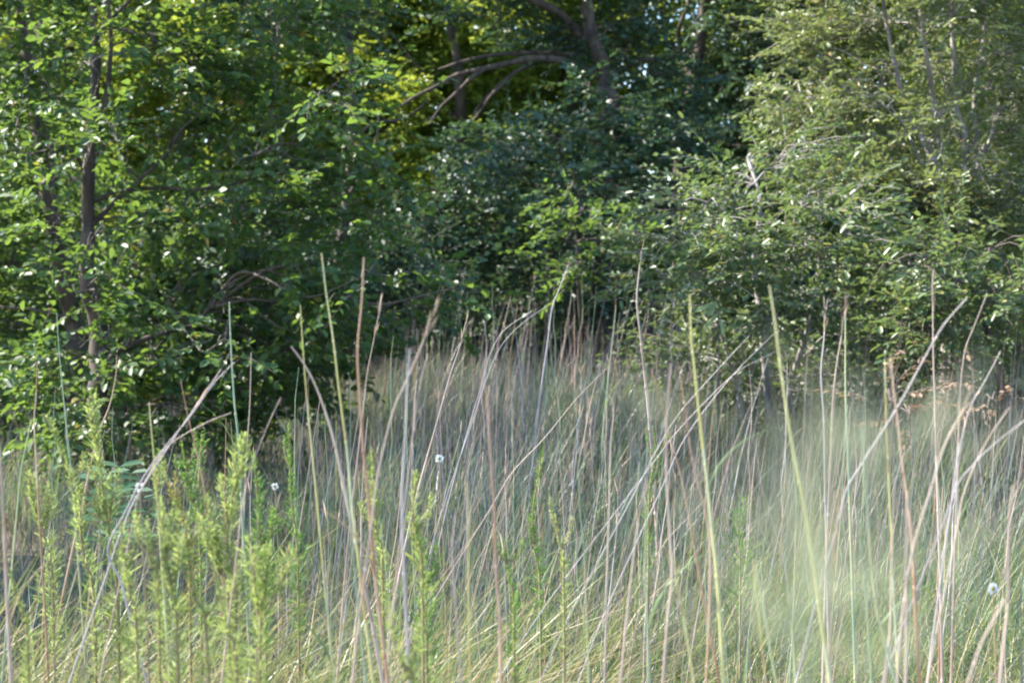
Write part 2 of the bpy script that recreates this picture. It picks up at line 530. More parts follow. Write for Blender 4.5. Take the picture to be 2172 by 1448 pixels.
tree('young oak with thin twin dark stems in the far left gap of the wood', 14.5,
     [([(100, 990), (110, 600), (115, 300), (98, 110), (80, 10), (70, -200)], 16, 6), ([(102, 990), (120, 500), (110, 250), (90, 100), (62, 30), (40, -150)], 12, 5)],
     [(300, 520, 130, 110), (420, 640, 140, 100), (150, 650, 140, 120), (320, 760, 140, 90), (30, 480, 110, 90), (160, 380, 90, 60), (60, -260, 200, 100), (-120, 200, 120, 150)],
     'oak', OAK, cover=1.3)
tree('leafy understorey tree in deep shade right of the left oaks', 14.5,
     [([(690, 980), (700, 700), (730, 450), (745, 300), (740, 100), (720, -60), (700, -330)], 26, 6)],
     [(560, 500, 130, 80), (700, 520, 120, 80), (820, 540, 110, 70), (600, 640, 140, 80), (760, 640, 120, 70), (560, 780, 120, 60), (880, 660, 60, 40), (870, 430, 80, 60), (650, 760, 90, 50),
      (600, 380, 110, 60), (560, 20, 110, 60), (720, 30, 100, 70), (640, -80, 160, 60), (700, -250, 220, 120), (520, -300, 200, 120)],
     'shaded_oak', OAK, cover=1.4, limbs=[([(745, 300), (790, 260), (860, 250), (910, 215)], 9, 4), ([(735, 420), (780, 350), (800, 290), (805, 230)], 8, 4), ([(728, 460), (690, 380), (640, 340)], 8, 4)])
# the oak over the middle of the clearing
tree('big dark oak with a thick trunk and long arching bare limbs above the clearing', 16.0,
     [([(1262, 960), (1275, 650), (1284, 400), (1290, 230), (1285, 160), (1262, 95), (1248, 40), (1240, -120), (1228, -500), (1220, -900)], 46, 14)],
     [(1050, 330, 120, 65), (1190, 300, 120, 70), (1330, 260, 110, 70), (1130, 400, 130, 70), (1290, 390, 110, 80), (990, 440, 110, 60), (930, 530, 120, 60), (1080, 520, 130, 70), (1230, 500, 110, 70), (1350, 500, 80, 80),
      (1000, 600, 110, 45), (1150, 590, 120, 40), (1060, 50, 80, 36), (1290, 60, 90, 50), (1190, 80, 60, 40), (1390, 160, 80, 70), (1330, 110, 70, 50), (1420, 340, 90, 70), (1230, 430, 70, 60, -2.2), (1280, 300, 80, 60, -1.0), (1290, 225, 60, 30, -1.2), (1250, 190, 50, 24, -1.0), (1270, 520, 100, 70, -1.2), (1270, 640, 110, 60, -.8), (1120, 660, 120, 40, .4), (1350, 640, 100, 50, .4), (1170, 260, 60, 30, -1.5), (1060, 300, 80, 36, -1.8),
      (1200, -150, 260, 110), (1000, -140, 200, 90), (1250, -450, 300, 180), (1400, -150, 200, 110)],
     'shaded_oak', (.075, .04), limbs=[([(1285, 165), (1230, 140), (1180, 129), (1130, 128), (1080, 132), (1030, 146), (970, 157), (930, 182), (880, 203), (845, 230)], 20, 6),
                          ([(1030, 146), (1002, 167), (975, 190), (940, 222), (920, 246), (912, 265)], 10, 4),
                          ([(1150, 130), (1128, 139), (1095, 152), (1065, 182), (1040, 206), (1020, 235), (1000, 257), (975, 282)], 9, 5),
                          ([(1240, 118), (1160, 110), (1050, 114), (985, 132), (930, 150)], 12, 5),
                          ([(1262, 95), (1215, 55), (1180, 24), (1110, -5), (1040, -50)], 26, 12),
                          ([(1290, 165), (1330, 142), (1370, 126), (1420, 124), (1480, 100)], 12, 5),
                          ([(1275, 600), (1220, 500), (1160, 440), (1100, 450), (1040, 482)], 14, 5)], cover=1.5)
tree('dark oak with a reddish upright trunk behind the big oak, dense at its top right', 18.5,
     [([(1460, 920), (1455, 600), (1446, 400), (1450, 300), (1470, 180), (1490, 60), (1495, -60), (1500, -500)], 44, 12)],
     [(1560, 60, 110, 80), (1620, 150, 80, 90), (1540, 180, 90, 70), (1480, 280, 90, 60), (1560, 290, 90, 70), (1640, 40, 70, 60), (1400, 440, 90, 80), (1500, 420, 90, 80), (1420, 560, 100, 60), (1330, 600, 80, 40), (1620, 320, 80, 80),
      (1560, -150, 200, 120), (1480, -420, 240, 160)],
     'shaded_oak', (.075, .04), limbs=[([(1470, 180), (1440, 80), (1455, 20), (1480, -60)], 12, 6), ([(1455, 260), (1510, 170), (1580, 120)], 12, 6)], cover=1.9)
NARROW = (.055, .019)
# the pale, many-stemmed tree on the right
tree('pale tree fanning out in several slim grey stems with small olive leaves', 11.2,
     [([(2005, 1110), (2012, 700), (2004, 480), (1985, 392), (1970, 335), (1956, 285), (1935, 242), (1912, 185), (1896, 130), (1880, 40), (1840, -200)], 22, 7),
      ([(2012, 1110), (2016, 640), (2006, 420), (1998, 300), (1985, 205), (1966, 125), (1950, 40), (1930, -200)], 16, 6),
      ([(2020, 1110), (2040, 520), (2046, 310), (2036, 225), (2020, 150), (2016, 50), (2010, -200)], 16, 6),
      ([(2030, 1110), (2056, 440), (2094, 292), (2120, 242), (2135, 182), (2142, 132), (2175, 96), (2230, -40)], 17, 6),
      ([(2024, 1110), (2070, 400), (2072, 190), (2086, 80), (2096, 10), (2100, -200)], 13, 8)],
     [(1720, 110, 80, 60), (1800, 60, 90, 60), (1900, 50, 90, 60), (2020, 40, 90, 50), (2120, 60, 80, 60), (1700, 210, 80, 60), (1790, 190, 90, 60), (1880, 160, 70, 50, .5, .7), (2000, 150, 80, 60, .8, .7), (2100, 190, 80, 60, .7, .8),
      (1760, 300, 100, 60), (1860, 300, 90, 60, .5, .8), (1960, 300, 80, 60, 1.1, .8), (2080, 330, 90, 60, .9, .8), (2150, 280, 70, 60), (1800, 400, 110, 60), (1920, 420, 100, 60, -.3), (2050, 440, 110, 60, -.2), (2160, 420, 80, 70),
      (1990, 250, 60, 50, -.6), (2050, 370, 70, 50, -.6), (1960, 390, 70, 44, -.6), (2010, 470, 90, 50, -.6), (2120, 470, 80, 50, -.6), (1880, 230, 50, 36, -.5), (2090, 130, 60, 40, -.5), (2000, 600, 100, 50, -.4), (2010, 690, 90, 50, -.5), (1960, 780, 90, 44, -.5), (2060, 800, 90, 50, -.4), (2150, 700, 90, 60, -.2), (1890, 720, 60, 40, -.4), (2130, 860, 80, 40, .4), (1950, 520, 90, 44, -.5), (2260, 200, 120, 160), (2260, 450, 120, 120), (1800, -120, 180, 90), (2000, -130, 180, 90), (2180, -120, 180, 100), (1950, -350, 240, 120)],
     'willow', NARROW, limbs=[([(1985, 392), (1955, 335), (1925, 270), (1890, 215), (1850, 130)], 8, 4), ([(2040, 300), (2015, 260), (1990, 235), (1962, 200)], 6, 3)], bark='bark_pale', cover=1.5)
tree('low olive bush filling the right edge of the clearing, below the pale stems', 10.2,
     [([(1640, 1150), (1630, 900), (1615, 700), (1600, 560), (1610, 430), (1590, 330)], 20, 6), ([(1655, 1150), (1680, 850), (1720, 650), (1745, 500), (1740, 400)], 16, 5), ([(1630, 1150), (1570, 850), (1520, 680), (1490, 560)], 14, 4)],
     [(1500, 430, 80, 50), (1600, 390, 90, 60), (1700, 440, 90, 60), (1790, 480, 90, 60), (1460, 500, 70, 45), (1560, 510, 90, 55), (1680, 550, 100, 60), (1800, 570, 90, 55), (1460, 590, 80, 40), (1560, 610, 90, 50), (1670, 640, 90, 50), (1770, 650, 80, 45),
      (1500, 680, 80, 40), (1610, 710, 90, 45), (1430, 650, 60, 26, -.6), (1650, 340, 80, 50), (1540, 770, 80, 36), (1720, 740, 80, 40), (1820, 720, 80, 50), (1640, 800, 100, 40, .3), (1480, 760, 70, 40, .3), (1860, 640, 70, 40), (1400, 590, 50, 30, -.3), (1560, 850, 90, 36, .3), (1700, 830, 100, 40, .3), (1800, 800, 80, 36, .2), (1640, 640, 60, 40, -.6)],
     'bush', (.058, .023), bark='bark_pale', cover=1.5, cat='bush', name='bush')
tree('leafy bush with a layered shelf of leaves above a dark hollow, far right', 9.6,
     [([(2150, 1170), (2140, 950), (2120, 800), (2090, 680), (2040, 600), (1960, 560)], 22, 6), ([(2165, 1170), (2190, 900), (2180, 700), (2150, 560)], 18, 6)],
     [(1890, 560, 90, 45), (1990, 530, 100, 50), (2100, 530, 100, 50), (1930, 620, 80, 36), (2040, 600, 100, 34), (2150, 600, 90, 34), (1880, 680, 50, 36, -.4), (1960, 700, 40, 24, -.4), (2160, 740, 40, 36, -.5), (2230, 620, 120, 100), (2250, 820, 90, 90), (2100, 640, 90, 28)],
     'bush', (.058, .023), bark='bark_dark', cover=1.6, cat='bush', name='bush')
tree('small sapling with a few sunlit sprays, in front of the dark oak', 12.5,
     [([(1245, 1050), (1240, 800), (1225, 600), (1222, 500), (1205, 400)], 8, 3)],
     [(1210, 400, 24, 24, -.1, 1.5), (1235, 450, 36, 30, -.1, 1.4), (1280, 500, 50, 30, -.1, 1.3), (1200, 510, 40, 26, 0, 1.2), (1310, 500, 26, 22, -.1, 1.3), (1240, 560, 60, 30)],
     'oak', (.06, .032), cover=1.4, cat='sapling', name='sapling')
# the oak beyond the left edge of the picture whose shade falls across the clearing
tree('spreading oak just beyond the left edge of the picture', 8.0, [([(-1712, 1280), (-1700, 600), (-1720, 100), (-1690, -500), (-1700, -1200)], 90, 20)],
     [(-1712 + random.uniform(-700, 500), yy + random.uniform(-80, 80), random.uniform(220, 330), random.uniform(150, 220), random.uniform(-1.4, 1.2)) for yy in (200, 0, -250, -500, -750, -1000, -1250) for _ in range(3)],
     'oak', (.11, .07), cover=.75, twigs=False)
# the wood beyond: each its own tree
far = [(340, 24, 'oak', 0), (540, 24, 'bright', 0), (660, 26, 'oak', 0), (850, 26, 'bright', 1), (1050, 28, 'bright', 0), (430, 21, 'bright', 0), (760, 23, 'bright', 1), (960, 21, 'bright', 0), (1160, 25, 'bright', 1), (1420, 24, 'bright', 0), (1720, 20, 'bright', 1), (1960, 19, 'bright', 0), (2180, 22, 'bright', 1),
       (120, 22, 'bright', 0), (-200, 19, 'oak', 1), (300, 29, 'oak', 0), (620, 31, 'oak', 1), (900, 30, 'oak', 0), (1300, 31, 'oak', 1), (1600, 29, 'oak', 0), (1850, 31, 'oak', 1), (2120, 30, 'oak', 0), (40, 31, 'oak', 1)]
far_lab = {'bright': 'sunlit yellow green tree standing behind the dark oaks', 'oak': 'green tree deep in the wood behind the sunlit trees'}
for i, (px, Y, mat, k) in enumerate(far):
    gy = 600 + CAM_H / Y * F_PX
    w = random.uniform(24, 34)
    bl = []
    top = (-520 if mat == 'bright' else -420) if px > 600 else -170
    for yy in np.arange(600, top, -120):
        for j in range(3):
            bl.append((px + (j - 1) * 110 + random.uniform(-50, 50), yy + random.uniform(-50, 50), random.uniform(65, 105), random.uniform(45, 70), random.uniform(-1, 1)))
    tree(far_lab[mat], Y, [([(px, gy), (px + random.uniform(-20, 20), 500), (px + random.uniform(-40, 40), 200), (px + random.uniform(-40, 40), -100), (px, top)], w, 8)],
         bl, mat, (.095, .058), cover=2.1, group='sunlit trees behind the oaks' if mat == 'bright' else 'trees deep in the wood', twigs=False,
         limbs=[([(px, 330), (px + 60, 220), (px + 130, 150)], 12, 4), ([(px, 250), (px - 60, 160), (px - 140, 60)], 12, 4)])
# dark shrubs under the trees
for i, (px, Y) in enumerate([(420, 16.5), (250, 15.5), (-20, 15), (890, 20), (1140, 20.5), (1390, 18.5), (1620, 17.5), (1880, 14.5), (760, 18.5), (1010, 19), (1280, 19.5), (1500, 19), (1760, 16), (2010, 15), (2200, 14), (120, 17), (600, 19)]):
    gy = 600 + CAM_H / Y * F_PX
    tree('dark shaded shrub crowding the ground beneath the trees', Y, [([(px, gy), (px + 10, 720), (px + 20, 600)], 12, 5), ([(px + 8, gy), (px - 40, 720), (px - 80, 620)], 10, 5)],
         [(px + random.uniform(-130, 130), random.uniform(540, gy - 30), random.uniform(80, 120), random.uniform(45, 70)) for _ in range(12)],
         'shaded_oak', (.07, .035), cover=1.6, group='shaded shrubs under the trees', cat='shrub', name='shrub', twigs=False)


# ------------------------------------------------------------------ grass
def field_points(n, y0, y1, power=1.0, margin=.9):
    u = RNG.random(n)
    Y = (y0 ** (2 - power) + u * (y1 ** (2 - power) - y0 ** (2 - power))) ** (1 / (2 - power))
    X = (RNG.random(n) * 2 - 1) * (.33 * Y + margin)
    return X, Y


def gz(X, Y):
    return 0.05 * np.sin(X * .6 + .5) * np.cos(Y * .45) + 0.03 * np.sin(X * 1.9 + Y * 1.3) + .046 * np.clip(Y - 5, 0, 11)


def sward(X, Y):
    """Height of the sward: low on the left below the oaks and near the camera, tall in the clearing."""
    u = X / (.315 * Y)
    left = np.clip((-.22 - u) / .25, 0, 1) * np.clip((Y - 3.6) / .8, 0, 1)
    near = np.clip((4.6 - Y) / 1.6, 0, 1)
    far_end = np.clip((Y - 12.2) / 1.6, 0, 1)
    return (1 - .52 * left) * (1 - .26 * near) * (1 - .5 * far_end) * (.92 + .12 * np.sin(X * 2.3 + Y) * np.cos(Y * 1.7 - X))


def grass(name, label, n_tuft, per, y0, y1, h, lean, w, mat, spread=.10, power=1.0, keep=None, wind=.0, xr=None, tw=None):
    X, Y = field_points(n_tuft, y0, y1, power)
    if xr is not None:
        X = RNG.uniform(xr[0], xr[1], n_tuft) * (.33 * Y + .3)
    if keep is not None:
        k = keep(X, Y)
        X, Y = X[k], Y[k]
    hs = RNG.uniform(.75, 1.12, len(X)) * sward(X, Y)
    X = np.repeat(X, per) + RNG.normal(size=len(X) * per) * spread
    Y = np.repeat(Y, per) + RNG.normal(size=len(Y) * per) * spread
    hs = np.repeat(hs, per)
    n = len(X)
    Pp = np.stack([X, Y, gz(X, Y) - .02], axis=1)
    az = RNG.uniform(0, 2 * math.pi, n)
    az = np.where(RNG.random(n) < wind, RNG.normal(0.15, .6, n), az)
    H = RNG.uniform(h[0], h[1], n) * hs
    mb = MB()
    mb.blades(Pp, az, H, RNG.uniform(lean[0], lean[1], n), RNG.uniform(w[0], w[1], n) * np.clip(Y / 7, 1, 1.6), 0, 4, RNG.uniform(0, math.pi, n))
    o = mb.build(name, mat)
    o['kind'] = 'stuff'
    o['label'] = label
    return o


open_ground = lambda X, Y: ~((np.abs(X + .12) < .16) & (Y < 3.4))
grass('grass', 'fine green grass in the foreground of the meadow', 520, 24, 2.2, 5.5, (.42, .80), (.25, .95), (.0025, .0055), M['grass_green'], .09, 1.0, open_ground, .5)
grass('grass', 'blue green grass blades through the meadow', 850, 24, 2.6, 16.5, (.62, 1.0), (.1, .55), (.0025, .005), M['grass_teal'], .12, .9, None, .35)
grass('grass', 'green grass blades in the middle of the meadow', 620, 20, 4.5, 16.5, (.6, .98), (.15, .6), (.0025, .005), M['grass_green'], .14, .9, None, .35)
grass('dry_grass', 'thin dry tan grass stems mixed through the meadow', 900, 16, 2.2, 17, (.7, 1.15), (.05, .5), (.0016, .0032), M['grass_dry'], .16, .8, None, .5)
grass('dead_grass', 'low matted dead grass under the green blades', 1500, 18, 1.6, 17, (.2, .5), (.3, 1.3), (.003, .006), M['thatch'], .2, .8)
grass('grass', 'dense pale green grass lit on the right of the meadow', 330, 28, 2.6, 6.5, (.6, .95), (.2, .8), (.002, .0045), M['grass_green'], .1, 1.0, None, .6, (.25, 1.05))

grass('grass', 'broad arching yellow green grass blades in the foreground', 480, 10, 2.7, 5.0, (.7, 1.1), (.3, 1.1), (.0035, .0075), M['grass_broad'], .08, 1.0, open_ground, .6, (-1.05, .1))
grass('grass', 'yellow green and straw grass mat along the near left edge', 330, 15, 2.8, 3.75, (.95, 1.45), (.25, 1.0), (.003, .006), M['grass_broad'], .08, 1.0, open_ground, .55, (-1.08, -.12))
grass('dry_grass', 'straw coloured bent grass along the near edge', 300, 8, 2.8, 3.9, (.9, 1.35), (.3, 1.2), (.002, .004), M['grass_dry'], .09, 1.0, open_ground, .5)
grass('grass', 'broad green grass blades low on the right', 200, 9, 2.7, 5.0, (.7, 1.1), (.2, .9), (.0035, .007), M['grass_broad'], .08, 1.0, None, .5, (.1, 1.05))
grass('dry_grass', 'upright greyish dead stems crowding the meadow', 3000, 2, 2.6, 16, (.85, 1.4), (.02, .24), (.002, .0032), M['stem_grey'], .05, .9, None, .45)
grass('dry_grass', 'upright blue green stems crowding the meadow', 1500, 2, 2.6, 15, (.8, 1.2), (.02, .25), (.003, .0045), M['grass_teal'], .05, .9, None, .5)


# ------------------------------------------------------------------ stalks
def stalk_mesh(mb, path, r0, r1, node=.17):
    n = len(path)
    ln = np.concatenate([[0], np.cumsum([(path[i + 1] - path[i]).length for i in range(n - 1)])])
    rad = np.interp(ln / max(ln[-1], 1e-6), [0, .75, 1], [r0, (r0 + r1) / 2 if r1 < r0 * .6 else r1, r1])
    mb.tube(path, rad, 6)
    k = 1
    while k * node < ln[-1] * .96:            # the swollen joints
        i = int(np.searchsorted(ln, k * node)) - 1
        i = max(0, min(i, n - 2))
        a = path[i].lerp(path[i + 1], (k * node - ln[i]) / max(1e-6, ln[i + 1] - ln[i]))
        d = (path[i + 1] - path[i]).normalized()
        r = float(rad[i])
        mb.tube([a - d * r * 1.5, a - d * r * .5, a + d * r * .5, a + d * r * 1.5], [r * 1.02, r * 1.3, r * 1.3, r * 1.02], 6)
        k += 1


def seed_head(path, size, n=8):
    """Loose narrow plume of side spikes along the top of a stalk."""
    mb = MB()
    top = path[-1]
    seg = path[-max(2, len(path) // 7):]
    P, D, N = [], [], []
    for _ in range(n):
        q = random.choice(seg)
        d = (top - path[-2]).normalized() + Vector((random.uniform(-.14, .14), random.uniform(-.14, .14), random.uniform(-.1, .2)))
        P.append(tuple(q))
        D.append(tuple(d))
        N.append((random.uniform(-1, 1), random.uniform(-1, 1), .2))
    P, D, N = map(np.array, (P, D, N))
    mb.tube(seg, .0006, 4)
    mb.leaves(P, D, N, RNG.uniform(.6, 1.3, n) * size, RNG.uniform(.03, .05, n) * size, 0, .1)
    return mb


def leaf_blade(q, az, L, w):
    mb = MB()
    mb.blades(np.array([tuple(q)]), np.array([az]), np.array([L]), np.array([random.uniform(.4, 1.0)]), np.array([w]), 0, 6, np.array([random.uniform(.8, 2.2)]))
    return mb


GROUP_NEAR = 'tall jointed grass stalks in the foreground'


def stalk(kind, Y, wpx, pts, label, blades=0, head=False, name='grass_stalk'):
    """pts run from the tip down, in photograph pixels; the stem is carried on down to the soil."""
    tilt = random.uniform(-.08, .08)
    w = [at(x, y, Y) for x, y in pts]
    w = w[::-1]
    d = (w[0] - w[min(1, len(w) - 1)])
    sl = d.x / min(-.02, d.z)
    z0 = w[0].z
    gzv = ground_z(w[0].x, Y)
    low = []
    steps = max(1, int((z0 - gzv) / .25))
    x, z, s = w[0].x, z0, sl
    for i in range(steps):
        dz = (z0 - gzv + .03) / steps
        x += -s * dz
        z -= dz
        s *= .75
        low.append(Vector((x, Y, z)))
    full = low[::-1] + w
    zt = full[-1].z
    for q in full:
        q.y = Y + tilt * (q.z - gzv)
    path = smooth_path(full, 6)
    base = Vector((path[0].x, path[0].y, gzv))
    r = wpx * Y / F_PX * .5 * .84
    mb = MB()
    stalk_mesh(mb, path, r * 1.15, r * .32)
    o = mb.build(name, M['stalk_' + kind], None, base, True)
    tag(o, label, 'grass stalk', GROUP_NEAR)
    lm = M['grass_dry'] if kind in ('dry', 'grey', 'red') else M['grass_green']
    for _ in range(blades):
        q = path[random.randint(int(len(path) * .3), int(len(path) * .66))]
        leaf_blade(q, random.uniform(-.7, .7) + random.choice((0, math.pi)), random.uniform(.12, .22), random.uniform(.003, .005)).build('leaf_blade', lm, o, base)
    if head:
        seed_head(path, .032 + .004 * Y, 7).build('seed_head', M['seed'], o, base)
    return o


